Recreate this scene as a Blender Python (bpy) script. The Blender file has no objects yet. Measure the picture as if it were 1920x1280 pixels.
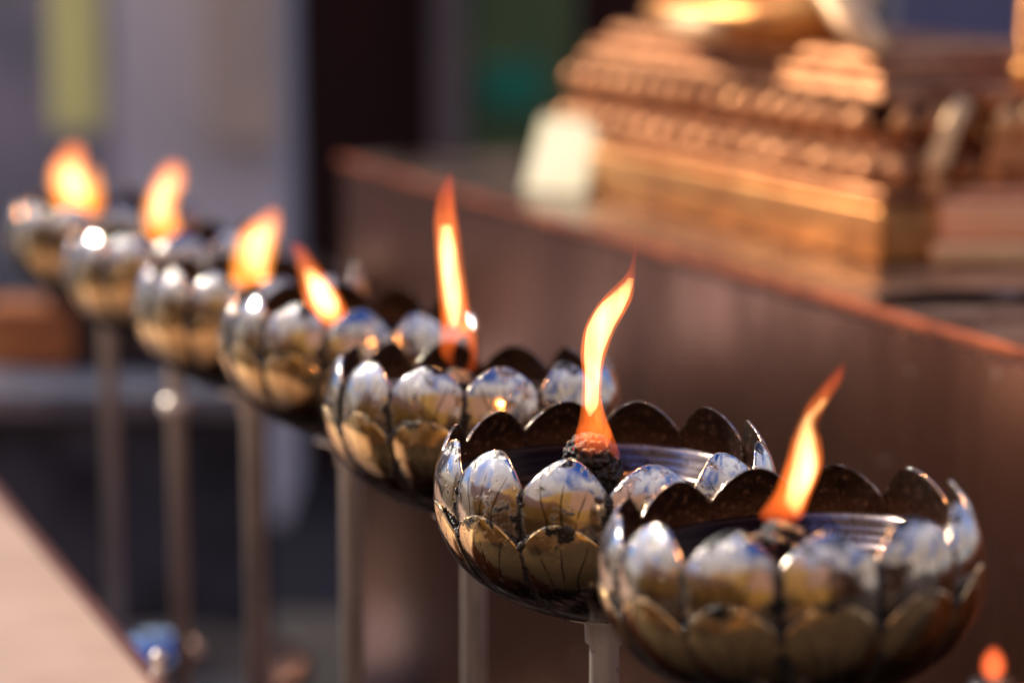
import bpy, bmesh, math, random
from mathutils import Vector, Matrix, noise
random.seed(7)
R_ = math.radians
S = bpy.context.scene
C = S.collection
PI = math.pi

# ------------------------------------------------------------------ camera
F = 4900.0; W0, H0 = 1920.0, 1280.0
CAMH = 1.45
PITCH = math.atan((640 + 193) / F)
cam_d = bpy.data.cameras.new('camera'); cam = bpy.data.objects.new('camera', cam_d); C.objects.link(cam)
cam.location = (0, 0, CAMH); cam.rotation_euler = (PI/2 - PITCH, 0, 0)
cam_d.sensor_width = 36; cam_d.lens = 36 * F / W0
cam_d.clip_start = 0.05; cam_d.clip_end = 500
S.camera = cam
CP = Vector((0, 0, CAMH))
AX = Vector((0, math.cos(PITCH), -math.sin(PITCH)))
UP = Vector((0, math.sin(PITCH), math.cos(PITCH)))
RT = Vector((1, 0, 0))
def ray(px, py): return AX + RT*((px-W0/2)/F) + UP*((H0/2-py)/F)
def at(px, py, d): return CP + ray(px, py)*d
def on_h(px, py, h):
    r = ray(px, py); return CP + r*((h-CAMH)/r.z)
TH = math.atan(2060/F*math.cos(PITCH))
D = Vector((-math.sin(TH), math.cos(TH), 0))      # direction the row recedes in
N = Vector((math.cos(TH), math.sin(TH), 0))       # away from the camera, across the row
ROWROT = TH

# ------------------------------------------------------------------ bookkeeping
def tag(o, label=None, cat=None, group=None, kind=None):
    if label: o['label'] = label
    if cat: o['category'] = cat
    if group: o['group'] = group
    if kind: o['kind'] = kind
    return o
def empty(name, loc, rz=0):
    o = bpy.data.objects.new(name, None); C.objects.link(o); o.location = loc; o.rotation_euler = (0,0,rz)
    o.empty_display_size = .05
    return o
def obj(name, bm, mats, parent=None, smooth=True, loc=None):
    bmesh.ops.recalc_face_normals(bm, faces=bm.faces) if len(bm.faces) > 1 else None; me = bpy.data.meshes.new(name); bm.normal_update(); bm.to_mesh(me); bm.free()
    if not isinstance(mats, (list, tuple)): mats = [mats]
    for m in mats: me.materials.append(m)
    if smooth:
        for p in me.polygons: p.use_smooth = True
    o = bpy.data.objects.new(name, me); C.objects.link(o)
    if loc is not None: o.location = loc
    if parent: o.parent = parent
    return o

# ------------------------------------------------------------------ node helper
class NT:
    def __init__(s, name, world=False):
        if world:
            s.m = bpy.data.worlds.new(name); 
        else: s.m = bpy.data.materials.new(name)
        s.m.use_nodes = True; s.t = s.m.node_tree; s.t.nodes.clear()
    def n(s, typ, **kw):
        nd = s.t.nodes.new(typ)
        for k, v in kw.items(): setattr(nd, k, v)
        return nd
    def put(s, sock, v):
        if isinstance(v, bpy.types.NodeSocket): s.t.links.new(v, sock)
        elif v is not None:
            if hasattr(sock.default_value, '__len__') and not hasattr(v, '__len__'): v = [v]*len(sock.default_value)
            if hasattr(v, '__len__') and len(sock.default_value) == 4 and len(v) == 3: v = tuple(v)+(1,)
            sock.default_value = v
    def math(s, op, a, b=0., c=None, clamp=False):
        nd = s.n('ShaderNodeMath', operation=op, use_clamp=clamp); s.put(nd.inputs[0], a); s.put(nd.inputs[1], b)
        if c is not None: s.put(nd.inputs[2], c)
        return nd.outputs[0]
    def noise(s, vec, scale, detail=4, rough=.55, dist=0):
        nd = s.n('ShaderNodeTexNoise'); s.put(nd.inputs['Vector'], vec); s.put(nd.inputs['Scale'], scale)
        s.put(nd.inputs['Detail'], detail); s.put(nd.inputs['Roughness'], rough); s.put(nd.inputs['Distortion'], dist)
        return nd.outputs['Fac']
    def sm(s, v, a, b, lo=0., hi=1.):
        nd = s.n('ShaderNodeMapRange', interpolation_type='SMOOTHSTEP'); s.put(nd.inputs[0], v)
        for i, x in zip((1,2,3,4), (a,b,lo,hi)): s.put(nd.inputs[i], x)
        return nd.outputs[0]
    def mix(s, f, a, b):
        nd = s.n('ShaderNodeMix', data_type='RGBA'); s.put(nd.inputs[0], f); s.put(nd.inputs[6], a); s.put(nd.inputs[7], b)
        return nd.outputs[2]
    def mapping(s, vec, scale=(1,1,1), loc=(0,0,0), rot=(0,0,0)):
        nd = s.n('ShaderNodeMapping'); s.put(nd.inputs[0], vec); s.put(nd.inputs['Scale'], scale); s.put(nd.inputs['Location'], loc); s.put(nd.inputs['Rotation'], rot)
        return nd.outputs[0]
    def coord(s, k='Object'): return s.n('ShaderNodeTexCoord').outputs[k]
    def sep(s, v):
        nd = s.n('ShaderNodeSeparateXYZ'); s.put(nd.inputs[0], v); return nd.outputs
    def bump(s, h, strength=.3, dist=.001, normal=None):
        nd = s.n('ShaderNodeBump'); s.put(nd.inputs['Strength'], strength); s.put(nd.inputs['Distance'], dist); s.put(nd.inputs['Height'], h)
        if normal is not None: s.put(nd.inputs['Normal'], normal)
        return nd.outputs[0]
    def out(s, col=(.5,.5,.5), metal=0., rough=.5, normal=None, emis=None, estr=0., spec=None):
        b = s.n('ShaderNodeBsdfPrincipled'); s.put(b.inputs['Base Color'], col); s.put(b.inputs['Metallic'], metal); s.put(b.inputs['Roughness'], rough)
        if normal is not None: s.put(b.inputs['Normal'], normal)
        if emis is not None: s.put(b.inputs['Emission Color'], emis); s.put(b.inputs['Emission Strength'], estr)
        if spec is not None: s.put(b.inputs['Specular IOR Level'], spec)
        o = s.n('ShaderNodeOutputMaterial'); s.t.links.new(b.outputs[0], o.inputs[0]); return s.m

def simple(name, c1, c2=None, metal=0., rough=.5, scale=6., stretch=(1,1,1), r2=None, bump=0., bdist=.002):
    m = NT(name); co = m.mapping(m.coord(), scale=stretch)
    n1 = m.noise(co, scale, 6, .6)
    f = m.sm(n1, .35, .65)
    col = m.mix(f, c1, c2 or tuple(x*.7 for x in c1))
    r = m.math('MULTIPLY_ADD', f, (r2 if r2 is not None else rough) - rough, rough)
    nr = m.bump(m.noise(co, scale*6, 4, .6), bump, bdist) if bump else None
    return m.out(col, metal, r, nr)

# ------------------------------------------------------------------ materials
def mat_petal(low_row=False):
    m = NT('lotus_steel_lower' if low_row else 'lotus_steel')
    uv = m.sep(m.n('ShaderNodeUVMap', uv_map='UVMap').outputs[0]); U, V = uv[0], uv[1]
    oi = m.n('ShaderNodeObjectInfo')
    off = m.n('ShaderNodeVectorMath', operation='ADD'); m.put(off.inputs[0], m.coord()); 
    sc = m.n('ShaderNodeVectorMath', operation='SCALE'); m.put(sc.inputs[0], (3.1,1.7,2.3)); m.put(sc.inputs['Scale'], oi.outputs['Random'])
    m.put(off.inputs[1], sc.outputs[0]); P = off.outputs[0]
    # veins
    wob = m.math('MULTIPLY_ADD', m.noise(P, 60, 2), .10, -.05)
    t = m.sm(V, .10, .36)
    side = m.math('MULTIPLY_ADD', t, -.26, .56)
    au = m.math('ABSOLUTE', m.math('ADD', U, wob))
    d1 = m.math('ABSOLUTE', m.math('SUBTRACT', au, side))
    dist = m.math('MINIMUM', au, d1)
    wid = m.sm(V, .10, .22, .012, .034)
    line = m.math('SUBTRACT', 1., m.sm(dist, 0., wid))
    rng = m.math('MULTIPLY', m.sm(V, .11, .14), m.math('SUBTRACT', 1., m.sm(V, .40, .52)))
    brk = m.sm(m.noise(P, 130, 2), .30, .46)
    vein = m.math('MULTIPLY', m.math('MULTIPLY', line, rng), brk)
    # grime: patches near the tips, along the flanks, and fine speckle
    nb = m.noise(P, 55, 8, .72, .4)
    tipf = m.math('SUBTRACT', 1., m.sm(V, .0, .17))
    g1 = m.sm(m.math('ADD', nb, m.math('MULTIPLY', tipf, .13)), .585, .665)
    flank = m.math('MULTIPLY', m.sm(m.math('ABSOLUTE', U), .55, 1.), m.sm(V, .2, .32))
    g2 = m.sm(m.math('ADD', m.noise(P, 95, 7, .7), m.math('MULTIPLY', flank, .22)), .62, .69)
    low = m.sm(V, .28, .45)
    g3 = m.sm(m.math('ADD', m.noise(P, 240, 3, .6), m.math('MULTIPLY', low, .03)), .655, .70)
    grime = m.math('MAXIMUM', m.math('MAXIMUM', g1, g2), m.math('MULTIPLY', g3, .8))
    edge = m.math('ADD', m.math('ABSOLUTE', U), m.math('MULTIPLY_ADD', m.noise(P, 160, 4, .7), .22, -.11))
    g4 = m.math('MULTIPLY', m.sm(edge, .84, .93), m.sm(V, .13, .19))
    grime = m.math('MAXIMUM', grime, m.math('MULTIPLY', g4, .95))
    # heat tarnish, then tones painted along the petal
    tn = m.sm(m.noise(P, 16, 4, .6), .3, .7)
    base = m.mix(tn, (.55,.38,.20), (.42,.27,.11)) if low_row else m.mix(tn, (.62,.51,.42), (.44,.33,.21)); 
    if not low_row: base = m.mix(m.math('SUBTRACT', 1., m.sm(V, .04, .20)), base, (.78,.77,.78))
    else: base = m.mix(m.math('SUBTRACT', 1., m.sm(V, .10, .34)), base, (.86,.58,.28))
    ground_dark = m.sm(V, .20, .46) if low_row else m.sm(V, .25, .9)  # dark ground reflection painted in, stronger towards the petal's bottom
    base = m.mix(m.math('MULTIPLY', ground_dark, .92), base, (.040,.024,.016))
    film = m.sm(m.noise(P, 130, 6, .75), .45, .75)
    base = m.mix(m.math('MULTIPLY', film, .35), base, (.22,.15,.09))
    col = m.mix(grime, base, (.012,.010,.010))
    col = m.mix(m.math('MULTIPLY', vein, .92), col, (.02,.015,.012))
    br = m.noise(m.mapping(P, scale=(1,1,.12)), 900, 2, .5)
    rough = m.math('ADD', m.math('MULTIPLY_ADD', film, .12, .13), m.math('MULTIPLY', grime, .12))
    metal = m.math('SUBTRACT', 1., m.math('MULTIPLY', grime, .9))
    h = m.math('MULTIPLY', grime, .5)
    nr = m.bump(h, .55, .0006)
    nr = m.bump(br, .05, .0004, nr)
    nr = m.bump(m.noise(P, 24, 3), .30, .004, nr)
    return m.out(col, metal, rough, nr)
def mat_soot():
    m = NT('sooty_steel'); P = m.coord()
    uv = m.sep(m.n('ShaderNodeUVMap', uv_map='UVMap').outputs[0]); V = uv[1]
    n = m.noise(P, 70, 8, .7); f = m.sm(n, .45, .68)
    lowr = m.sm(V, .10, .3)
    col = m.mix(f, (.003,.002,.002), (.011,.005,.004))
    col = m.mix(m.math('MULTIPLY', lowr, .5), col, (.035,.016,.012))
    sp = m.sm(m.noise(P, 300, 5, .75), .54, .64)
    col = m.mix(m.math('MULTIPLY', sp, .30), col, (.20,.14,.13))
    nr = m.bump(m.noise(P, 260, 5, .7), .7, .0012)
    return m.out(col, .25, m.math('MULTIPLY_ADD', n, .35, .25), nr, spec=.3)
def mat_lip():
    m = NT('spun_steel_lip'); P = m.coord(); f = m.sm(m.noise(P, 22, 6, .7), .36, .58)
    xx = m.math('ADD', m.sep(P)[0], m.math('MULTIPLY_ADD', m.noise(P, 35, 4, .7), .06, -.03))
    f = m.math('MAXIMUM', f, m.math('SUBTRACT', 1., m.sm(xx, -.005, .040)))  # shade painted over the left side, so only the right looks lit
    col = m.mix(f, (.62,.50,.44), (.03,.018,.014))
    return m.out(col, .95, m.math('MULTIPLY_ADD', f, .2, .16), m.bump(m.noise(P, 200, 4), .2, .0006))
def mat_tar():
    m = NT('tar'); P = m.coord()
    n = m.noise(P, 300, 5)
    return m.out(m.mix(n, (.008,.007,.007), (.04,.028,.02)), 0., .14, m.bump(n, .8, .001))
def mat_char():
    m = NT('charred_wick'); P = m.coord()
    n = m.noise(P, 150, 6, .7)
    e = m.sm(m.noise(P, 210, 3, .6), .62, .70)
    z = m.sep(P)[0]
    e = m.math('MULTIPLY', e, m.sm(z, .002, -.008))
    return m.out(m.mix(n, (.003,.002,.002), (.012,.006,.005)), 0., .3, m.bump(n, .9, .002), (1.,.06,.02), m.math('MULTIPLY', e, 2.2))
def mat_steel(name, c=(.55,.52,.50), r=.22, met=1.):
    m = NT(name); P = m.coord(); n = m.noise(m.mapping(P, scale=(1,1,.15)), 60, 5, .65)
    f = m.sm(n, .4, .7)
    d = m.sm(m.noise(P, 180, 5, .7), .62, .70)
    col = m.mix(f, c, tuple(x*.55 for x in c)); col = m.mix(d, col, (.06,.045,.035))
    return m.out(col, met, m.math('MULTIPLY_ADD', f, .15, r), m.bump(n, .1, .001))
def mat_flame(name, cols, strengths):
    m = NT(name); z = m.sep(m.coord('Object'))[2]
    r = m.n('ShaderNodeValToRGB'); m.put(r.inputs[0], z); cr = r.color_ramp
    while len(cr.elements) < len(cols): cr.elements.new(.5)
    for e, (p, c) in zip(cr.elements, cols): e.position = p; e.color = c+(1,)
    r2 = m.n('ShaderNodeValToRGB'); m.put(r2.inputs[0], z); c2 = r2.color_ramp
    while len(c2.elements) < len(strengths): c2.elements.new(.5)
    mx = max(s for _, s in strengths)
    for e, (p, s_) in zip(c2.elements, strengths): e.position = p; e.color = (s_/mx,)*3+(1,)
    e = m.n('ShaderNodeEmission'); m.put(e.inputs[0], r.outputs[0])
    nz = m.noise(m.mapping(m.coord('Object'), scale=(14,14,2.5)), 1., 2)
    m.put(e.inputs[1], m.math('MULTIPLY', m.math('MULTIPLY', r2.outputs[0], mx), m.sm(nz, .28, .68, .45, 1.35)))
    o = m.n('ShaderNodeOutputMaterial'); m.t.links.new(e.outputs[0], o.inputs[1])
    return m.m

M = {}
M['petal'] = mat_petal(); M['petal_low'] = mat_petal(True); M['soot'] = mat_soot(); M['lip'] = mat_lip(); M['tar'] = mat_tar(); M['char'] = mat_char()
M['steel'] = mat_steel('pole_steel', (.92,.84,.78), .36, .5)
M['oil'] = simple('burnt_oil', (.015,.009,.007), (.05,.02,.014), 0., .08, 40, r2=.3, bump=.3)
M['flame'] = mat_flame('flame_gas', [(0,(1,.12,.02)),(.18,(1,.16,.022)),(.5,(1,.20,.028)),(.78,(1,.17,.025)),(1,(1,.045,.02))],
                       [(0,10),(.05,40),(.16,120),(.4,125),(.75,85),(1,45)])
M['flame_far'] = mat_flame('far_flame_gas', [(0,(1,.24,.03)),(.5,(1,.34,.06)),(1,(1,.20,.02))], [(0,60),(.2,110),(.6,110),(1,70)])
M['core_soft'] = mat_flame('flame_core_soft_gas', [(0,(1,.40,.08)),(.3,(1,.62,.32)),(.7,(1,.62,.34)),(1,(1,.3,.06))],
                      [(0,20),(.25,90),(.65,110),(1,20)])
M['core'] = mat_flame('flame_core_gas', [(0,(1,.40,.08)),(.3,(1,.62,.24)),(.7,(1,.58,.20)),(1,(1,.30,.06))],
                      [(0,50),(.25,330),(.65,340),(1,30)])

# ------------------------------------------------------------------ lotus lamp geometry
RB = 0.1
HT, HV = .32, .130
def prof(h):
    if h <= 0: return math.sqrt(max(0., 1-(h/.82)**2))
    return 1 - .105*(h/.32)**2
def petal_bm(tip, valley, bottom, off, bulge, seed, tilt=0., width=15.6, veinshift=0.):
    rnd = random.Random(seed); bm = bmesh.new(); uvl = bm.loops.layers.uv.new('UVMap')
    NU, NV = 18, 30
    dt = rnd.uniform(-.018, .018); tip2 = tip+dt; lean = rnd.uniform(-.02,.022); skew = rnd.uniform(-.03,.03); tw = rnd.uniform(-.012,.016)
    dents = [(rnd.uniform(-.8,.8), rnd.uniform(0,.5), rnd.uniform(-.010,.010), rnd.uniform(.12,.25)) for _ in range(4)]
    L = tip2-bottom
    def surf(i, j, side):
        v = (j/NV); v = v**1.7; h = tip2 - L*v
        td = (tip2-h)/(tip2-valley)
        ed = min(1., td)**.51 if td < 1 else 1.
        w = R_(width)*max(ed, .0)
        if td > 1: w = R_(width)
        u = -1+2*i/NU
        a = u*w + skew*(1-min(1,td))*R_(width)*1.2
        r = prof(max(h,-.815))
        up = max(0, h)/.32
        r += off + bulge*(1-(abs(u)*min(1,ed+.05))**2.2)*(.35+.65*min(1,td*1.0))*(1 if h > -.5 else max(0,(h+.8)/.3))
        r += tw*u*min(1,ed) + lean*up**2 + .012*math.cos(u*1.4)*(1-min(1,td))
        for (du, dv, am, wd) in dents: r += am*math.exp(-((u-du)**2+((tip2-h-dv)*2)**2)/wd**2)
        if h < -.45: r += -(off*.8)*min(1, (-.45-h)/.35)
        rr = (r - (0.012 if side else 0))*RB
        hh = h*RB
        return Vector((rr*math.sin(a), -rr*math.cos(a), hh)), (u*ed, (tip2-h))
    grids = []
    for side in (0, 1):
        g = []
        for j in range(NV+1):
            row = []
            for i in range(NU+1):
                p, uv = surf(i, j, side); row.append((bm.verts.new(p), uv))
            g.append(row)
        grids.append(g)
    def face(q, mi):
        try: f = bm.faces.new([x[0] for x in q])
        except ValueError: return
        f.material_index = mi
        for lp, x in zip(f.loops, q): lp[uvl].uv = x[1]
    A, B = grids
    for j in range(NV):
        for i in range(NU):
            face([A[j][i], A[j+1][i], A[j+1][i+1], A[j][i+1]], 0)
            face([B[j][i], B[j][i+1], B[j+1][i+1], B[j+1][i]], 1)
        face([A[j][0], B[j][0], B[j+1][0], A[j+1][0]], 0)
        face([A[j][NU], A[j+1][NU], B[j+1][NU], B[j][NU]], 0)
    for i in range(NU):
        face([A[NV][i], B[NV][i], B[NV][i+1], A[NV][i+1]], 0)
    bmesh.ops.remove_doubles(bm, verts=bm.verts, dist=.00003)
    bmesh.ops.recalc_face_normals(bm, faces=bm.faces)
    return bm
def lathe(bm, pts, seg=96, closed=False, mi=0, jit=0.):
    rings = []
    for (r, z) in pts:
        if r < 1e-6: rings.append([bm.verts.new((0,0,z))]); continue
        rings.append([bm.verts.new((r*math.cos(2*PI*k/seg), r*math.sin(2*PI*k/seg), z + (jit*noise.noise(Vector((r*60*math.cos(2*PI*k/seg), r*60*math.sin(2*PI*k/seg), z*50))) if jit else 0))) for k in range(seg)])
    for a, b in zip(rings[:-1], rings[1:]):
        for k in range(seg):
            k2 = (k+1) % seg
            if len(a) == 1 and len(b) == 1: continue
            if len(a) == 1: f = bm.faces.new((a[0], b[k], b[k2]))
            elif len(b) == 1: f = bm.faces.new((a[k], a[k2], b[0]))
            else: f = bm.faces.new((a[k], a[k2], b[k2], b[k]))
            f.material_index = mi
    return bm
def blob(bm, c, r, sub=2, amp=.35, fr=90., sq=(1,1,1), seed=0):
    res = bmesh.ops.create_icosphere(bm, subdivisions=sub, radius=1)
    for v in res['verts']:
        p = v.co.copy(); k = 1 + amp*noise.noise(p*fr*r + Vector((seed*3.7, seed*1.3, c[2]*77)))
        v.co = Vector((p.x*sq[0], p.y*sq[1], p.z*sq[2]))*r*k + Vector(c)

parts = {}
def make_lamp(root):
    for k in range(12):
        bm = petal_bm(HT, HV, -.40, 0.0, .036, 100+k)
        bmesh.ops.rotate(bm, verts=bm.verts, cent=(0,0,0), matrix=Matrix.Rotation(R_(15+30*k), 3, 'Z'))
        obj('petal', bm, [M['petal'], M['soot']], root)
    for k in range(12):
        bm = petal_bm(-.03, -.215, -.78,   .022, .034, 300+k, width=15.9)
        bmesh.ops.rotate(bm, verts=bm.verts, cent=(0,0,0), matrix=Matrix.Rotation(R_(15+30*k), 3, 'Z'))
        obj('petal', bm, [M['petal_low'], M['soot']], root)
    # inner bowl: rolled lip with spun rings, falling to the cup
    bm = bmesh.new()
    p = [(.0,-.79),(.25,-.765),(.5,-.66),(.72,-.50),(.88,-.27),(.945,-.06),(.95,.03),(.925,.055),(.895,.058),(.88,.045)]
    r, h = .88, .045
    for i in range(6):
        r -= .008; h -= .020; p.append((r, h)); r -= .014; p.append((r, h+.008 if i % 2 else h-.001))
    p += [(.74,-.12),(.72,-.2),(.66,-.34),(.5,-.46),(.2,-.52),(0,-.53)]
    lathe(bm, [(a*RB, b*RB) for a, b in p], 120, jit=.0002)
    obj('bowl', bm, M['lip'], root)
    bm = bmesh.new(); lathe(bm, [(0,-.1*RB)]+[(x*RB*.1, (-.1-.004*x+.004*math.sin(x*3))*RB) for x in range(1,8)]+[(.735*RB,-.135*RB)], 64, jit=.0012)
    obj('burnt_oil', bm, M['oil'], root)
    # tar crust baked on along the seams
    rnd = random.Random(5); bm = bmesh.new()
    for k in range(12):
        a0 = R_(15+30*k)
        for s in (-1, 1):
            for q in range(16):
                td = (q+rnd.random())/16; u = s*(td**.51)*R_(15.7); h = -.03 - td*.185
                if rnd.random() < .12*(1-td): continue
                a = a0+u; r = (prof(h)+.012+.008*rnd.random())*RB
                sz = RB*rnd.uniform(.010,.019)*(1+1.1*td**3)
                blob(bm, (r*math.sin(a), -r*math.cos(a), (h+.012)*RB), sz, 1, .5, 500, seed=q+k)
        a = a0+R_(15)
        for q in range(5):   # valley between two upper petals
            hh = HV-.02-q*.012+rnd.uniform(-.01,.01); r = (prof(hh)-.0+.008*rnd.random())*RB
            aa = a+R_(rnd.uniform(-1.,1.)); blob(bm, (r*math.sin(aa), -r*math.cos(aa), hh*RB), RB*rnd.uniform(.010,.024), 1, .5, 400, seed=q*3+k)
        for q in range(26):  # run down the lower seam
            hh = -.19-q*.022; r = (prof(hh)+.012)*RB
            if rnd.random() < .35: continue
            aa = a+R_(rnd.uniform(-.8,.8)); blob(bm, (r*math.sin(aa), -r*math.cos(aa), hh*RB), RB*rnd.uniform(.005,.013), 1, .5, 400, seed=q*3+k)
    for q in range(70):
        a = rnd.uniform(0, 2*PI); rr = rnd.uniform(.05,.3); blob(bm, (rr*RB*math.sin(a), -rr*RB*math.cos(a), (-.80+.1*rr)*RB), RB*rnd.uniform(.01,.03), 1, .5, 300, seed=q)
    tag(obj('tar_crust', bm, M['tar'], root), kind='stuff')
def make_pole(root, length, rad, collar=None):
    bm = bmesh.new()
    lathe(bm, [(0,-.74*RB),(.26*RB,-.76*RB),(.28*RB,-.80*RB),(rad*1.35,-.84*RB),(rad*1.3,-.98*RB),(rad,-1.0*RB),(rad,-length),(0,-length)], 40)
    o = obj('pole', bm, M['steel'], root)
    bm = bmesh.new(); lathe(bm, [(0,-length+.012),(.06,-length+.012),(.07,-length+.006),(.07,-length+.0005),(0,-length+.0005)], 40); obj('base_plate', bm, M['steel'], root)
    if collar:
        bm = bmesh.new(); z = -collar
        lathe(bm, [(rad*.9,z+.010),(rad*1.5,z+.007),(rad*1.8,z),(rad*1.5,z-.007),(rad*.9,z-.010)], 32); obj('collar', bm, M['steel'], root)

# flames: outline rows (y, xleft, xright) in the photograph's pixels give the gas its real size at the lamp's distance
def flame_bm(rows, px2m, cx, ybase, hgt, fy=.72, shrink=0., bend=0., seg=20, phase=0.):
    bm = bmesh.new(); rings = []
    rows = sorted(rows, key=lambda t: -t[0])
    # resample smoothly
    ys = [r[0] for r in rows]; n = 34; out = []
    def ip(y, k):
        for a in range(len(rows)-1):
            if rows[a][0] >= y >= rows[a+1][0]:
                t = (rows[a][0]-y)/max(1e-6, rows[a][0]-rows[a+1][0])
                p0 = rows[max(0,a-1)][k]; p1 = rows[a][k]; p2 = rows[a+1][k]; p3 = rows[min(len(rows)-1,a+2)][k]
                m1 = (p2-p0)*.5; m2 = (p3-p1)*.5
                return (2*t**3-3*t*t+1)*p1+(t**3-2*t*t+t)*m1+(-2*t**3+3*t*t)*p2+(t**3-t*t)*m2
        return rows[-1][k]
    for q in range(n+1):
        y = ys[0] + (ys[-1]-ys[0])*q/n
        l, r = ip(y,1), ip(y,2); c = (l+r)/2; w = max(.8, (r-l)/2 - shrink)
        e = min(1., math.sqrt(min(1, q/2.5+.15)))
        w *= e
        out.append(((c-cx)*px2m/hgt, (ybase-y)*px2m/hgt, w*px2m/hgt))
    for q, (x, z, w) in enumerate(out):
        yb = bend*math.sin(z*4+phase)
        rings.append([bm.verts.new((x+w*math.cos(2*PI*k/seg), yb+w*fy*math.sin(2*PI*k/seg), z)) for k in range(seg)])
    for a, b in zip(rings[:-1], rings[1:]):
        for k in range(seg): bm.faces.new((a[k], a[(k+1)%seg], b[(k+1)%seg], b[k]))
    bm.faces.new(list(reversed(rings[0]))); bm.faces.new(rings[-1])
    bmesh.ops.recalc_face_normals(bm, faces=bm.faces)
    return bm

FL = {
 1: [[(668,1571,1576),(700,1546,1572),(730,1522,1556),(760,1502,1538),(790,1490,1527),(820,1480,1535),(860,1471,1539),(890,1461,1532),(920,1450,1520),(945,1434,1512),(965,1420,1507),(985,1418,1503)]],
 2: [[(448,1183,1187),(470,1180,1188),(500,1170,1187),(525,1146,1186),(550,1122,1181),(580,1102,1165),(610,1090,1149),(650,1085,1135),(690,1088,1127),(740,1087,1127),(780,1083,1136),(805,1076,1146),(825,1075,1140),(843,1082,1130),(856,1092,1118)],
     [(735,1106,1126),(780,1114,1139),(810,1126,1150),(835,1137,1159),(852,1148,1163)]],
 3: [[(318,845,849),(335,834,852),(360,822,854),(406,815,860),(459,817,867),(513,821,873),(566,825,879),(610,826,884),(640,824,860),(665,827,852),(690,842,858)],
     [(600,850,886),(625,868,893),(650,878,896),(672,880,896),(690,870,894),(701,852,882)]],
 4: [[(450,548,552),(462,549,573),(486,556,589),(512,562,608),(539,567,628),(566,575,643),(592,586,651),(610,602,648),(618,614,638)]],
 5: [[(388,506,526),(406,484,530),(433,452,528),(459,441,520),(486,436,513),(513,435,509),(534,437,508),(550,476,505)]],
 6: [[(302,316,342),(317,302,352),(347,286,350),(368,277,340),(389,272,333),(410,271,336),(431,275,342),(452,292,346),(467,310,342)]],
 7: [[(268,130,156),(283,120,164),(304,104,165),(325,96,166),(347,96,168),(368,101,172),(389,112,176),(410,134,178)],
     [(312,174,188),(325,162,192),(347,150,194),(368,148,194),(389,150,193),(404,158,186)]],
}
# cores (white-hot inner gas), same units
CO = {
 1: [(740,1533,1545),(780,1500,1520),(820,1490,1525),(870,1482,1530),(910,1474,1518),(940,1470,1506),(965,1480,1500)],
 2: [(510,1172,1184),(530,1152,1180),(560,1120,1168),(600,1098,1148),(650,1092,1128),(700,1094,1122),(745,1094,1120),(770,1096,1112)],
 3: [(420,826,848),(470,825,858),(520,830,864),(570,836,866),(610,842,862)],
 4: [(505,572,590),(530,578,612),(560,588,632),(585,598,634),(602,608,626)],
 5: [(415,492,520),(440,470,514),(465,464,508),(490,462,502),(515,470,498)],
 6: [(320,316,340),(345,300,334),(370,290,324),(395,286,318),(415,288,314)],
 7: [(305,124,150),(330,114,158),(355,120,166),(380,134,168)],
}
rows = {1:(1482,724,1000),2:(1135,626,868),3:(888,549,716),4:(656,490,603),5:(472,438,537),6:(324,397,464),7:(197,362,405)}
LAB = {
 1: ('nearest steel lotus lamp, lower right, its bowl cut by the bottom edge of the photo', None),
 2: ('sharply focused steel lotus lamp with a tall S-shaped flame and a charred lump of wick', None),
 3: ('lotus lamp just behind the sharp one, its tall narrow flame standing nearly straight up', None),
 4: ('blurred lotus lamp whose short pointed flame leans to the left', None),
 5: ('blurred lotus lamp with a broad flame leaning right, beside the dark doorway', None),
 6: ('blurred lotus lamp in front of the pale pillar, with a curved bean-shaped flame', None),
 7: ('farthest lotus lamp of the row, its two-lobed flame below the yellow-green banner', None),
}
POLE = {1:(.0088,None),2:(.0090,None),3:(.0088,None),4:(.0088,.082),5:(.0098,None),6:(.0085,.14),7:(.0085,None)}
ROTK = {1:0, 2:0, 3:3, 4:7, 5:5, 6:9, 7:2}
ROTJ = {1:-9, 2:-1, 3:-3, 4:-8, 5:3, 6:-2, 7:4}
SIZE = {1:.965, 3:.985, 4:.96, 5:.97, 6:.98, 7:.96}   # beaten by hand: no two bowls the same size
TILT = {1:(-2.3,-4.0), 2:(0,0), 3:(-5.0,1.0), 4:(-2.6,5.0), 5:(-2.5,2.0), 6:(-3.2,-1.2), 7:(-1.5,1.0)}   # degrees, each lamp set a little askew
proto = None
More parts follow.
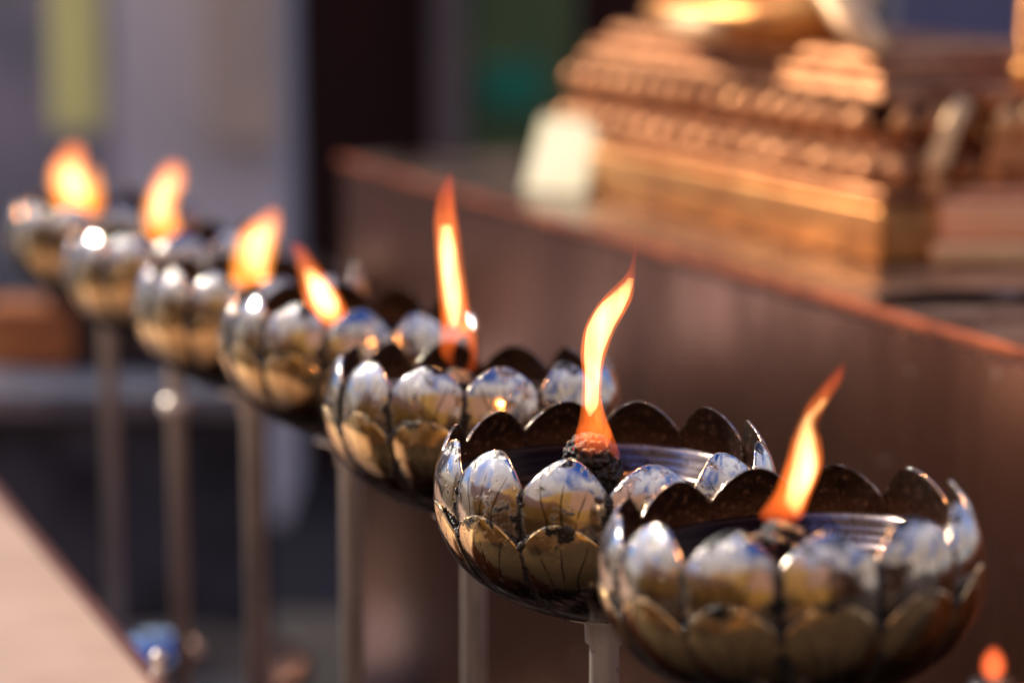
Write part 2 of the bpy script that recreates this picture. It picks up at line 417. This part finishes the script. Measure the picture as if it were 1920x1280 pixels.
for i in (2,1,3,4,5,6,7):
    cx, w, ty = rows[i]; dep = F*2*RB/w; Rpx = w/2
    yc = ty + .119*Rpx
    P = at(cx, yc, dep); look = math.atan2(-P.x, P.y)    # turn towards the camera a little, as they were set by hand
    rz = -look*0 + R_(ROTJ[i]) + R_(30*ROTK[i])
    root = empty('lotus_lamp', P, rz)
    tag(root, LAB[i][0], 'oil lamp', 'lotus oil lamps on poles')
    if proto is None:
        make_lamp(root); proto = root
        base_children = list(root.children)
    else:
        for ch in base_children:
            c = ch.copy(); C.objects.link(c); c.parent = root
            tl_ = Matrix.Rotation(R_(TILT[i][1]), 4, 'Y') @ Matrix.Rotation(R_(TILT[i][0]), 4, 'X')
            c.matrix_local = Matrix.Rotation(-rz, 4, 'Z') @ tl_ @ Matrix.Rotation(rz, 4, 'Z') @ Matrix.Scale(SIZE[i], 4)
    make_pole(root, P.z, *POLE[i])
    inv = Matrix.Rotation(-rz, 4, 'Z')
    # wick
    bm = bmesh.new()
    px2m = dep/F
    fb = max(r[0] for s in FL[i] for r in s)
    wx = {1:1465,2:1110,3:865,4:622,5:488,6:320,7:165}[i]
    if i == 2:
        blob(bm, (0,0,0), .0152, 5, .16, 330, (1.0,.95,.92), 3)
        blob(bm, (.006,.001,-.012), .0145, 5, .18, 330, (.95,.9,1.2), 5)
        wl = Vector(((1104-cx)*px2m, -.002, (yc-852)*px2m))
    else:
        blob(bm, (0,0,0), .011, 3, .8, 120, (1.1,.9,.7), i); blob(bm, (.004,0,-.006), .010, 3, .8, 120, (1.1,1,.8), i+8)
        wl = Vector(((wx-cx)*px2m, 0, (yc-fb)*px2m-.006))
    o = obj('wick', bm, M['char'], root); o.matrix_local = inv @ Matrix.Translation(wl)
    # flame
    hgt = (fb - min(r[0] for s in FL[i] for r in s))*px2m/math.cos(PITCH)
    for s_ in FL[i]:
        bm = flame_bm(s_, px2m, wx, fb, hgt, bend=.02, phase=i)
        f = obj('flame', bm, M['flame'] if i < 5 else M['flame_far'], root)
        f.matrix_local = inv @ Matrix.Translation(Vector(((wx-cx)*px2m, -.014 if i == 2 else -.001, (yc-fb)*px2m))) @ Matrix.Scale(hgt, 4)
        if s_ is FL[i][0]: f1 = f
    bm = flame_bm(CO[i], px2m, wx, fb, hgt, fy=.8, bend=.02, phase=i)
    c = obj('flame_core', bm, M['core'] if i < 5 else M['core_soft'], f1)
    # lamp light of the flame
    ld = bpy.data.lights.new('flame_light', 'POINT'); ld.energy = .4; ld.color = (1,.42,.14); ld.shadow_soft_size = .006
    lo = bpy.data.objects.new('flame_light', ld); C.objects.link(lo)
    ymid = fb - .42*(fb-min(r[0] for s in FL[i] for r in s)); rr = min(FL[i][0], key=lambda r: abs(r[0]-ymid))
    lo.location = P + Vector(((.5*(rr[1]+rr[2])-cx)*px2m, 0, (yc-rr[0])*px2m))

# ------------------------------------------------------------------ generic builders
def frame(o, ax, ay):   # orientation with x along ax (horizontal)
    return math.atan2(ax.y, ax.x)
def box(bm, x0, x1, y0, y1, z0, z1, bev=0.):
    vs = [bm.verts.new((x, y, z)) for x in (x0,x1) for y in (y0,y1) for z in (z0,z1)]
    fs = [(0,1,3,2),(4,6,7,5),(0,4,5,1),(2,3,7,6),(0,2,6,4),(1,5,7,3)]
    ff = [bm.faces.new([vs[i] for i in f]) for f in fs]
    if bev:
        es = set(e for f in ff for e in f.edges); bmesh.ops.bevel(bm, geom=list(es), offset=bev, segments=2, affect='EDGES', profile=.6)
def bobj(name, dims, mat, parent=None, bev=.002, loc=None, rz=0, taper=None):
    bm = bmesh.new(); box(bm, *dims, bev)
    bmesh.ops.recalc_face_normals(bm, faces=bm.faces)
    o = obj(name, bm, mat, parent, smooth=False, loc=loc); o.rotation_euler = (0,0,rz); return o

# ------------------------------------------------------------------ altar table (right, behind the row)
p1 = at(1920, 655, 2.05); TT = p1.z
DEG_D = math.atan2(D.y, D.x)
far = on_h(600, 297, TT); Ltab = (far-p1).dot(D)
def mat_altar():
    m = NT('brown_steel_sheet'); P = m.coord(); 
    n = m.noise(m.mapping(P, scale=(1,1,.25)), 5, 5, .6); f = m.sm(n, .34, .62)
    n2 = m.sm(m.noise(m.mapping(P, scale=(1,1,.3)), 24, 6, .7), .52, .66)
    sp = m.sm(m.noise(P, 85, 2, .5), .735, .76)
    col = m.mix(f, (.50,.235,.15), (.19,.08,.05)); col = m.mix(m.math('MULTIPLY', n2, .4), col, (.12,.07,.05)); col = m.mix(sp, col, (.7,.6,.55))
    return m.out(col, m.math('SUBTRACT', .97, m.math('MULTIPLY', sp, .8)), m.math('MULTIPLY_ADD', f, .12, .20), m.bump(m.noise(m.mapping(P, scale=(.2,.2,1)), 300, 3), .1, .001))
M['altar'] = mat_altar()
M['altar_top'] = simple('stained_table_top', (.17,.12,.10), (.40,.26,.19), .8, .22, 14, (1,1,1), .42, .25)
M['trim'] = simple('copper_edge', (.95,.28,.12), (.32,.10,.06), .9, .35, 12, r2=.45)
tb = empty('altar_table', (p1.x, p1.y, 0), DEG_D)
tag(tb, 'long brown metal altar table with an orange-lit front edge, carrying gold statues', 'table')
# local x along D, local y = left of D  -> away from camera is -y
X0 = -.9; X1 = Ltab; DEP = 1.0
bobj('front_panel', (X0+.01, X1-.01, -.03, 0, 0.05, TT-.014), M['altar'], tb, .001)
bobj('side_panel', (X1-.03, X1-.001, -DEP, -.031, 0.05, TT-.014), M['altar'], tb, .001)
bobj('table_top', (X0, X1, -DEP, -.0045, TT-.013, TT), M['altar_top'], tb, .002)
bobj('edge_trim', (X0, X1+.002, -.004, .003, TT-.007, TT+.001), M['trim'], tb, .0015)

# ------------------------------------------------------------------ gold statues
def mat_gold(name, a=(.66,.31,.10), b=(.34,.14,.05), sc=18, rough=.34, met=1.):
    m = NT(name); P = m.coord(); f = m.sm(m.noise(P, sc, 6, .65), .35, .68)
    col = m.mix(f, a, b); return m.out(col, met, m.math('MULTIPLY_ADD', f, .14, rough), m.bump(m.noise(P, sc*5, 5, .6), .35, .004))
M['gold'] = mat_gold('gilded_bronze'); M['gold2'] = mat_gold('old_gilding', (.66,.32,.15), (.22,.09,.045), 40, .42)
M['goldp'] = mat_gold('pale_gilding', (1.,.70,.38), (.9,.55,.28), 20, .38, .3)
def petal_row(bm, hx, hy, z0, z1, r0, n_x, n_y, up=True, bul=.012):
    # row of embossed lotus petals round a rounded rectangle, one mesh
    pts = []
    for k in range(n_x): 
        t = -hx+2*hx*(k+.5)/n_x; pts += [(t, -hy, -PI/2, 2*hx/n_x), (t, hy, PI/2, 2*hx/n_x)]
    for k in range(n_y):
        t = -hy+2*hy*(k+.5)/n_y; pts += [(-hx, t, PI, 2*hy/n_y), (hx, t, 0, 2*hy/n_y)]
    for (x, y, a, w) in pts:
        nx, ny = math.cos(a), math.sin(a); tx, ty = -ny, nx
        NU, NVv = 6, 6; g = []
        for j in range(NVv+1):
            v = j/NVv; row = []
            for i in range(NU+1):
                u = -1+2*i/NU
                ww = w*.5*(1-max(0, v-.45)**2*2.6)*.98
                o = bul*(math.sin(PI*min(1, v*.9+.1))**.7)*(1-u*u*.8)+r0*v
                zz = z0+(z1-z0)*v if up else z1-(z1-z0)*v
                row.append(bm.verts.new((x+tx*ww*u+nx*o, y+ty*ww*u+ny*o, zz)))
            g.append(row)
        for j in range(NVv):
            for i in range(NU): bm.faces.new((g[j][i], g[j][i+1], g[j+1][i+1], g[j+1][i]))
def tier(name, hx, hy, z0, z1, mat, parent, top=1.0, bev=.006):
    bm = bmesh.new(); box(bm, -hx, hx, -hy, hy, z0, z1)
    for v in bm.verts:
        if v.co.z > (z0+z1)/2: v.co.x *= top; v.co.y *= top
    bmesh.ops.bevel(bm, geom=list(bm.edges), offset=bev, segments=3, affect='EDGES', profile=.5)
    bmesh.ops.recalc_face_normals(bm, faces=bm.faces)
    return obj(name, bm, mat, parent)
def skin_body(name, pts, edges, mat, parent, sub=2):
    me = bpy.data.meshes.new(name); me.from_pydata([p[0] for p in pts], edges, []); me.materials.append(mat)
    o = bpy.data.objects.new(name, me); C.objects.link(o); o.parent = parent
    sk = o.modifiers.new('skin', 'SKIN'); sk.use_smooth_shade = True
    for i, p in enumerate(pts):
        r = p[1]; me.skin_vertices[0].data[i].radius = (r, r) if not hasattr(r, '__len__') else r
    me.skin_vertices[0].data[0].use_root = True
    s = o.modifiers.new('sub', 'SUBSURF'); s.levels = sub; s.render_levels = sub
    return o
def buddha(root, z0, s):
    # local x: knee to knee, -y: the way the figure faces
    V = lambda x, y, z: (x*s, y*s, z0+z*s)
    pts = [(V(0,.02,.07), .13*s), (V(0,.03,.22), .105*s), (V(0,.03,.38), .125*s), (V(0,.03,.50), .10*s), (V(0,.03,.56), .045*s), (V(0,.01,.66), .078*s), (V(0,.015,.75), .062*s),
           (V(.12,-.08,.06), .085*s), (V(.30,-.14,.055), .068*s), (V(.14,-.24,.045), .045*s), (V(-.08,-.27,.05), .034*s), (V(-.17,-.27,.05),.026*s),
           (V(-.12,-.08,.06), .085*s), (V(-.30,-.14,.055), .068*s), (V(-.14,-.22,.085), .045*s), (V(.08,-.25,.10), .034*s), (V(.17,-.24,.10),.026*s),
           (V(.17,.03,.46), .058*s), (V(.22,.02,.28), .042*s), (V(.13,-.12,.17), .034*s), (V(.02,-.17,.15), .026*s),
           (V(-.17,.03,.46), .058*s), (V(-.23,.0,.29), .042*s), (V(-.27,-.12,.17), .034*s), (V(-.28,-.20,.09), .024*s)]
    ed = [(0,1),(1,2),(2,3),(3,4),(4,5),(5,6),(0,7),(7,8),(8,9),(9,10),(10,11),(0,12),(12,13),(13,14),(14,15),(15,16),(3,17),(17,18),(18,19),(19,20),(3,21),(21,22),(22,23),(23,24)]
    return skin_body('figure', pts, ed, M['gold'], root)
# statue A : long stepped base parallel to the table edge
aL = on_h(1012, 342, TT); aR = on_h(1648, 500, TT)
LA = (aR-aL).length; hxA = LA/2; hyA = .17
dirA = (aR-aL).normalized(); rzA = math.atan2(dirA.y, dirA.x)
nA = Vector((-dirA.y, dirA.x, 0))
if nA.dot(N) < 0: nA = -nA
cA = (aL+aR)/2 + nA*hyA
SA = empty('seated_statue', (cA.x, cA.y, TT), rzA)
tag(SA, 'gold seated Buddha statue with crossed legs on a long stepped lotus pedestal', 'statue')
ped = tier('pedestal', hxA*.87, hyA, 0.001, .056, M['gold'], SA, .985)
tier('plinth_step', hxA*.965, hyA*.94, .057, .072, M['gold2'], ped)
bm = bmesh.new(); petal_row(bm, hxA*.93, hyA*.88, .074, .108, -.012, 17, 8, True, .024); obj('lotus_petals', bm, M['gold2'], ped)
tier('plinth_step', hxA*.92, hyA*.86, .073, .122, M['gold2'], ped, .95)
bm = bmesh.new(); petal_row(bm, hxA*.88, hyA*.82, .112, .150, .012, 17, 8, True, .022); obj('lotus_petals', bm, M['gold2'], ped)
tier('plinth_step', hxA*.885, hyA*.84, .1505, .168, M['gold2'], ped, .97, .007)
tier('plinth_step', hxA*.85, hyA*.80, .1685, .180, M['gold2'], ped, .97, .005)
tier('seat_cushion', hxA*.78, hyA*.76, .1805, .200, M['gold2'], ped, .95, .010)
for c_ in ped.children: c_.location.x = -.13*hxA
ped.location.x = .13*hxA
fgA = buddha(SA, .190, .62)
# sash and lying sceptre-like robe folds over the knees
bm = bmesh.new()
def tube(bm, pts, rads, seg=14, flat=1.):
    rings = []
    P = [Vector(p) for p in pts]
    for i, p in enumerate(P):
        t = (P[min(i+1,len(P)-1)]-P[max(i-1,0)]).normalized(); a = t.cross(Vector((0,0,1)));
        if a.length < .1: a = t.cross(Vector((1,0,0)))
        a.normalize(); b = a.cross(t)
        rings.append([bm.verts.new(p+(a*math.cos(2*PI*k/seg)+b*flat*math.sin(2*PI*k/seg))*rads[i]) for k in range(seg)])
    for x, y in zip(rings[:-1], rings[1:]):
        for k in range(seg): bm.faces.new((x[k], x[(k+1)%seg], y[(k+1)%seg], y[k]))
    bm.faces.new(rings[0][::-1]); bm.faces.new(rings[-1])
    bmesh.ops.recalc_face_normals(bm, faces=bm.faces)
tube(bm, [(.12,-.10,.36),(.19,-.13,.31),(.26,-.15,.268),(.32,-.155,.232),(.365,-.155,.205)], [.016,.018,.020,.022,.016], flat=.6)
obj('robe_fold', bm, M['goldp'], SA)
bm = bmesh.new(); tube(bm, [(-.07,-.165,.222),(-.02,-.172,.215),(.04,-.175,.212),(.09,-.175,.212)], [.013,.015,.016,.014]); obj('forearm_band', bm, M['goldp'], SA)

# added pale block in place of the pedestal facet that catches the light
q = on_h(1066, 358, TT); BX = empty('facet_block', (q.x, q.y, TT), R_(-30)); BX.scale = (.88,.80,.88)
tag(BX, 'pale cream sloping block standing in for the light-catching facet at the left end of the statue pedestal', 'stand-in block')
M['cream'] = simple('polished_cream_gilding', (.96,.92,.68), (.92,.86,.58), .85, .5, 20)
bm = bmesh.new(); box(bm, -.050, .050, -.046, .034, .001, .100)
for v in bm.verts:
    if v.co.z > .05: v.co.x = v.co.x*.94 + .004; v.co.y = v.co.y*.3 + .012
bmesh.ops.bevel(bm, geom=list(bm.edges), offset=.003, segments=3, affect='EDGES'); obj('body', bm, M['cream'], BX, smooth=False)
bm = bmesh.new(); box(bm, -.044+.004, .044+.004, -.0, .022, .1005, .104, .001); obj('lid', bm, M['goldp'], BX, smooth=False)

# statue B, to the right
b0 = on_h(1700, 497, TT); cB = b0 + Vector((.175, .12, 0))
SB = empty('ornate_statue', (cB.x, cB.y, TT), R_(2))
tag(SB, 'smaller gold statue on a tiered square base at the right edge, partly cut off', 'statue')
p = tier('pedestal', .155, .115, .001, .020, M['goldp'], SB, 1., .005)
M['redgold'] = mat_gold('copper_red_gilding', (1.,.52,.30), (.95,.50,.26), 14, .4, .12)
tier('plinth_step', .146, .106, .021, .060, M['redgold'], p, .99)
tier('plinth_step', .125, .09, .061, .070, M['redgold'], p)
bm = bmesh.new()
for k in range(9):
    a = 2*PI*k/9+.3; blob(bm, (.085*math.cos(a), .06*math.sin(a), .092), .019, 3, .2, 30)
obj('beads', bm, M['goldp'], p)
tier('plinth_step', .10, .07, .0705, .125, M['gold2'], p, .9)
bm = bmesh.new(); petal_row(bm, .09, .062, .117, .150, .022, 8, 6, True, .016); obj('lotus_petals', bm, M['goldp'], p)
tier('seat_cushion', .10, .072, .140, .165, M['gold2'], p, 1.03, .008)
for (x0, x1) in ((-.150, -.112), (.150, .112)):
    bm = bmesh.new(); tube(bm, [(x0,-.075,.062),(x0*.97,-.075,.095),(x0*.88,-.07,.13),(x1*1.05,-.068,.155)], [.011,.012,.011,.008]); obj('scroll_support', bm, M['goldp'], p)
fg = buddha(SB, .16, .30); fg.location.x = .03

# small offering things on the altar
q = on_h(1610, 470, TT)
o = bobj('brass_tile', (-.004,.004,-.004,.004,.0,.065), M['goldp'], None, .002, (q.x, q.y, TT+.001)); tag(o, 'thin upright brass candle stick between the two statues', 'candlestick'); o.name = 'brass_candlestick'
bpy.data.objects.remove(o)
bm = bmesh.new(); lathe(bm, [(0,0.001),(.014,.001),(.014,.005),(.005,.010),(.004,.03),(.008,.036),(.005,.042),(.005,.062),(.010,.068),(.010,.074),(0,.074)], 28)
o = obj('brass_candlestick', bm, M['goldp'], None, loc=(q.x, q.y, TT)); tag(o, 'short brass candlestick standing between the two gold statues', 'candlestick')
q = on_h(1840, 572, TT)
bm = bmesh.new(); tube(bm, [(-.09,.0,.006),(-.03,.012,.006),(.04,.004,.007),(.13,.018,.006)], [.005,.006,.006,.004]); 
o = obj('incense_stick', bm, M['lip'], None, loc=(q.x, q.y, TT)); tag(o, 'grey stick lying on the altar table in front of the right statue', 'incense stick')

# ------------------------------------------------------------------ counter in front, lower left
hC = CAMH-.585
cP = on_h(300, 1285, hC); cQ = on_h(0, 930, hC)
M['counter'] = simple('beige_counter_top', (.74,.52,.39), (.62,.42,.31), 0., .5, 3.5, (1,1,1), .5, .08)
M['counter_edge'] = simple('counter_edge_red', (.25,.10,.08), (.16,.07,.06), .2, .35, 30)
ct = empty('counter', (cP.x, cP.y, 0), math.atan2((cQ-cP).y, (cQ-cP).x))
tag(ct, 'beige counter in the lower left corner, its dark rounded edge running beside the lamps', 'counter')
bobj('counter_top', (-.16, 1.0, .004, .42, hC-.03, hC), M['counter'], ct, .003)
bobj('edge_strip', (-.16, 1.0, -.006, .0035, hC-.035, hC+.002), M['counter_edge'], ct, .003)
bobj('cabinet', (-.12, .95, .05, .38, 0.001, hC-.031), M['counter_edge'], ct, .003)
q = on_h(300, 1276, hC)
bm = bmesh.new(); lathe(bm, [(0,.002),(.006,.002),(.007,.006),(.0035,.010),(.006,.015),(.0065,.019),(.004,.023),(0,.024)], 28)
o = obj('knob', bm, M['steel'], ct); o.location = Matrix.Rotation(-ct.rotation_euler.z, 3, 'Z') @ (Vector((q.x, q.y, hC+.001))-Vector((ct.location.x, ct.location.y, 0)))

# ------------------------------------------------------------------ steel bench behind the row, left
M['bluesteel'] = simple('dull_blue_steel', (.42,.46,.56), (.16,.18,.24), .7, .3, 8, (1,1,1), .5, .2)
M['rust'] = simple('rust_orange_cloth', (.55,.19,.05), (.30,.09,.03), 0., .7, 9)
M['darkwood'] = simple('dark_red_wood', (.030,.011,.009), (.018,.008,.007), 0., .55, 8, (1,1,.2))
hB = CAMH-.66
bP = on_h(430, 735, hB)
bn = empty('steel_bench', (bP.x, bP.y, 0), 0)
tag(bn, 'low blue-grey steel bench behind the far lamps, left side', 'bench')
bobj('bench_top', (-2.2, .10, -.0, .55, hB-.035, hB), M['bluesteel'], bn, .004)
M['bluepanel'] = simple('dark_blue_panel', (.10,.12,.17), (.02,.025,.04), .3, .3, 5, (1,1,1), .5)
bobj('front_panel', (-2.15, .05, .03, .05, .30, hB-.036), M['bluepanel'], bn, .003)
bobj('lower_shelf', (-2.15, .05, .051, .5, .28, .30), M['bluesteel'], bn, .003)
for x in (-2.1, -.0): 
    for y in (.03, .5): bobj('leg', (x-.02, x+.02, y-.02 if y > .1 else y-.02, y+.0, 0.001, .29), M['bluesteel'], bn, .003)
q = on_h(55, 700, hB)
o = bobj('orange_box', (-.075,.055,0,.12,.001,.085), M['rust'], None, .01, (q.x, q.y+.05, hB)); tag(o, 'orange-brown box on the steel bench at the left edge', 'box')
q = on_h(230, 700, hB)
o = bobj('dark_crate', (-.115,.26,0,.2,.001,.13), M['darkwood'], None, .006, (q.x, q.y+.06, hB)); tag(o, 'dark reddish wooden crate on the steel bench under the farthest lamps', 'crate')
# black pots / bowl on the floor in front of the bench
M['black'] = simple('black_enamel', (.012,.012,.014), (.03,.03,.035), 0., .35, 10)
M['bluebowl'] = simple('sky_tinted_steel', (.62,.82,1.0), (.5,.72,.95), 1., .12, 10)  # blue of the reflected sky put into the base colour
def pot(name, px, py, dep, r, h, mat, label, cat, grp=None, z=None):
    q = at(px, py, dep); bm = bmesh.new()
    lathe(bm, [(0,0),(r*.75,0),(r*.95,h*.25),(r,h*.6),(r*.8,h*.9),(r*.86,h),(r*.8,h*.985),(r*.72,h*.88),(r*.85,h*.5),(0,h*.1)], 40)
    o = obj(name, bm, mat, None, loc=q); return tag(o, label, cat, grp)
# a steel stool carries the shiny lid
sq = at(298, 1235, 2.75)
st = empty('low_stool', (sq.x, sq.y, 0), .3); tag(st, 'dark low stool in the shade behind the lamps, under the shiny steel bowl', 'stool')
bm = bmesh.new(); lathe(bm, [(0,sq.z-.03),(.15,sq.z-.03),(.16,sq.z-.02),(.16,sq.z-.006),(.15,sq.z),(0,sq.z)], 40); obj('seat', bm, M['black'], st)
for k in range(4):
    a = PI/4+k*PI/2; bm = bmesh.new(); tube(bm, [(.12*math.cos(a),.12*math.sin(a),sq.z-.02),(.15*math.cos(a),.15*math.sin(a),.002)], [.012,.012]); obj('leg', bm, M['black'], st)
bm = bmesh.new(); lathe(bm, [(0,.0012),(.048,0.001),(.050,.004),(.046,.014),(.034,.025),(.018,.032),(0,.034)], 40)
o = obj('steel_bowl', bm, M['bluebowl'], None, loc=(sq.x, sq.y, sq.z)); tag(o, 'small upturned steel bowl tinted with sky blue, low behind the lamps at bottom left', 'bowl')


# small lamp glowing low at the lower right corner
q = at(1862, 1262, 1.95)
gl = empty('glass_candle', (q.x, q.y, q.z-.03)); tag(gl, 'small candle glowing orange in the bottom right corner by the altar front', 'candle')
bm = bmesh.new(); lathe(bm, [(0,0),(.016,0),(.018,.02),(.017,.024),(.0,.022)], 28); obj('cup', bm, M['black'], gl)
bm = bmesh.new(); lathe(bm, [(0,0),(.006,.003),(.0095,.01),(.0085,.018),(.004,.025),(0,.028)], 20)
M['sflame'] = mat_flame('small_flame_gas', [(0,(1,.15,.04)),(1,(1,.12,.04))], [(0,110),(1,90)])
obj('flame', bm, M['sflame'], gl, loc=(0,0,.024))
sh = bobj('altar_ledge', (-.06,.10,-.03,.05,-.012,-.001), M['altar'], None, .002, (q.x, q.y, q.z-.03), TH); tag(sh, 'narrow dark metal shelf holding the small candle at the lower right', 'shelf'); sh.name = 'small_shelf'

# ------------------------------------------------------------------ far background
YB = 6.6
def slab(name, pxl, pxr, dep, z0, z1, mat, label, cat, th=.25, group=None):
    l = at(pxl, 300, dep); r = at(pxr, 300, dep); xm = (l.x+r.x)/2; w = (r.x-l.x)/2
    o = bobj(name, (-w, w, 0, th, z0, z1), mat, None, .01, (xm, l.y, 0)); return tag(o, label, cat, group)
M['lilac'] = simple('lilac_plaster', (.80,.75,.80), (.68,.64,.72), 0., .6, 1.3, (1,1,.4))
M['tan'] = simple('tan_plaster', (.72,.55,.42), (.52,.44,.40), 0., .6, 2)
M['greywall'] = simple('grey_plaster', (.46,.40,.46), (.20,.22,.25), 0., .7, 1.2, (1,1,1.5))
M['banner'] = simple('yellow_green_cloth', (.86,.84,.52), (.82,.80,.46), 0., .6, 3, (1,1,.3))
mt = M['banner'].node_tree; pb = [n for n in mt.nodes if n.type == 'BSDF_PRINCIPLED'][0]; tr = mt.nodes.new('ShaderNodeBsdfTranslucent')
mt.links.new(pb.inputs['Base Color'].links[0].from_socket, tr.inputs[0]); mx_ = mt.nodes.new('ShaderNodeMixShader'); mx_.inputs[0].default_value = .5
mt.links.new(pb.outputs[0], mx_.inputs[1]); mt.links.new(tr.outputs[0], mx_.inputs[2]); mt.links.new(mx_.outputs[0], [n for n in mt.nodes if n.type == 'OUTPUT_MATERIAL'][0].inputs[0])
M['brown'] = simple('dark_brown_wood', (.050,.014,.009), (.030,.010,.008), 0., .95, 3, (1,1,.2))
M['greypost'] = simple('grey_brown_post', (.22,.17,.17), (.16,.13,.13), 0., .6, 3)
M['green'] = simple('dark_green_paint', (.13,.20,.07), (.06,.14,.06), 0., .5, 4)
M['teal'] = simple('teal_paint', (.0,.30,.20), (.0,.24,.16), 0., .4, 4)
M['indigo'] = simple('indigo_board', (.16,.17,.30), (.13,.14,.26), 0., .5, 4)
slab('back_wall', -3000, 560, 7.3, 0, 3.2, M['greywall'], 'grey purple plaster wall far behind the lamps at the left', 'wall', .2)
slab('stone_pillar', 218, 525, 6.0, 0, 3.4, M['lilac'], 'thick pale lilac pillar behind the far lamps', 'pillar', .5)
slab('tan_pilaster', 385, 520, 5.85, 0.9, 3.0, M['tan'], 'faded tan panel hanging on the right half of the pale pillar', 'panel', .1)
b_ = slab('hanging_banner', 98, 195, 5.2, CAMH-.46, 3.2, M['banner'], 'long yellow-green cloth banner hanging above the farthest lamp', 'banner', .02)
slab('wooden_door', 560, 812, 6.6, 0, 3.2, M['brown'], 'tall dark brown wooden door behind the corner of the altar table', 'door', .1)
slab('grey_post', 812, 872, 6.4, 0, 3.2, M['greypost'], 'narrow grey brown post between the dark door and the green panel', 'post', .12)
gp = slab('green_shutter', 874, 1075, 6.5, 0, 3.2, M['green'], 'dark green painted shutter just left of the gold statue', 'shutter', .08)
tl = bobj('teal_panel', (-.075,.075,-.02,0,CAMH-.52,CAMH-.40), M['teal'], None, .004); tl.parent = gp; tl.location = (-.02, 0, 0)
slab('dark_partition', 1077, 1640, 6.7, 0, 3.2, M['brown'], 'dark wooden partition behind the large gold statue', 'partition', .1)
slab('indigo_board', 1672, 2300, 5.6, 0, 3.2, M['indigo'], 'dull indigo blue board behind the smaller gold statue', 'board', .06)

# ------------------------------------------------------------------ ground and the court behind the camera (seen in the steel)
M['ground'] = simple('dark_paving', (.045,.036,.032), (.025,.021,.020), 0., .8, 1.5, bump=.2)
bm = bmesh.new(); s = 60; vs = [bm.verts.new(p) for p in ((-s,-s,0),(s,-s,0),(s,s,0),(-s,s,0))]; bm.faces.new(vs)
tag(obj('ground', bm, M['ground'], smooth=False), 'dark grey paved ground under the lamps', 'ground', kind='structure'); 
M['paving'] = simple('ochre_paving', (.30,.17,.06), (.20,.11,.045), 0., .6, 1.2, bump=.2)
rowP = bpy.data.objects['lotus_lamp'].location
bm = bmesh.new(); e0 = Vector((rowP.x, rowP.y, .004)) - N*1.7
vs = [bm.verts.new(p) for p in (e0-D*8, e0+D*1.2, e0+D*1.2-N*9, e0-D*8-N*9)]; bm.faces.new(vs)
tag(obj('courtyard_paving', bm, M['paving'], smooth=False), 'ochre paving of the court on the camera side of the lamps', 'paving', kind='structure')
def mat_wall():
    m = NT('court_wall_plaster'); P = m.coord(); z = m.sep(P)[2]
    n = m.noise(P, 1.2, 5); 
    xx = m.sep(P)[0]
    f = m.math('MULTIPLY', m.sm(z, 1.30, 1.38), m.sm(xx, -2.05, -1.95))
    a = m.mix(n, (.70,.47,.13), (.55,.34,.09)); b = m.mix(n, (.80,.55,.47), (.70,.48,.42))
    return m.out(m.mix(f, a, b), 0., .7)
M['court'] = mat_wall()
o = bobj('court_wall', (-9,1.1,-.3,0,0,4.6), M['court'], None, .01, (0,-3.6,0)); tag(o, 'plastered court wall with ochre base and pink upper part, mirrored in the lotus petals', 'wall')
o = bobj('added_dark_hall', (1.12,8,-.3,0,0,4.0), M['brown'], None, .01, (0,-3.7,0)); tag(o, 'added unseen dark hall front that darkens the reflections in the right hand petals', 'hall')  # unseen, added behind the camera to darken what the right petals reflect
o = bobj('court_wall', (-.3,0,-3.5,2.5,0,2.2), M['court'], None, .01, (-4.2,0,0)); tag(o, 'lower plastered side wall of the court to the left of the camera', 'wall')

# ------------------------------------------------------------------ light
SUN_EL, SUN_AZ = 34, -64    # azimuth from +Y, negative = left
w = NT('World', True); S.world = w.m
sky = w.n('ShaderNodeTexSky', sky_type='NISHITA', sun_disc=False); sky.sun_elevation = R_(SUN_EL); sky.sun_rotation = R_(SUN_AZ)
try: sky.air_density = 1.0; sky.dust_density = .4; sky.ozone_density = 5.0
except Exception: pass
gen = w.coord('Generated'); gz = w.sep(gen)[2]
cl = w.noise(w.mapping(gen, scale=(1,1,2.2)), 2.2, 7, .6)
cm = w.sm(cl, .38, .52)
lowc = w.math('SUBTRACT', 1., w.sm(gz, .74, .86))
tint = w.n('ShaderNodeVectorMath', operation='MULTIPLY'); w.put(tint.inputs[0], sky.outputs[0]); w.put(tint.inputs[1], (.30,.72,1.45))
skycol = w.mix(w.math('MULTIPLY', cm, w.math('MULTIPLY_ADD', lowc, .85, .0)), tint.outputs[0], (8.6,7.9,7.7))
bg = w.n('ShaderNodeBackground'); w.put(bg.inputs[0], skycol); w.put(bg.inputs[1], .108)
wo = w.n('ShaderNodeOutputWorld'); w.t.links.new(bg.outputs[0], wo.inputs[0])
sd = bpy.data.lights.new('sun', 'SUN'); sd.energy = 4.7; sd.angle = R_(.5); sd.color = (1,.86,.68)
so = bpy.data.objects.new('sun', sd); C.objects.link(so)
az = R_(SUN_AZ); el = R_(SUN_EL)
to = Vector((math.sin(az)*math.cos(el), math.cos(az)*math.cos(el), math.sin(el)))
so.rotation_euler = to.to_track_quat('Z', 'Y').to_euler()

# ------------------------------------------------------------------ lens
cam_d.dof.use_dof = True; cam_d.dof.focus_distance = F*2*RB/626 - .035
cam_d.dof.aperture_fstop = (cam_d.lens/1000)/.036; cam_d.dof.aperture_blades = 9
S.view_settings.view_transform = 'Standard'; S.view_settings.look = 'None'; S.view_settings.exposure = 0; S.view_settings.gamma = 1
try: S.view_settings.use_curve_mapping = False
except Exception: pass
S.render.engine = 'CYCLES'
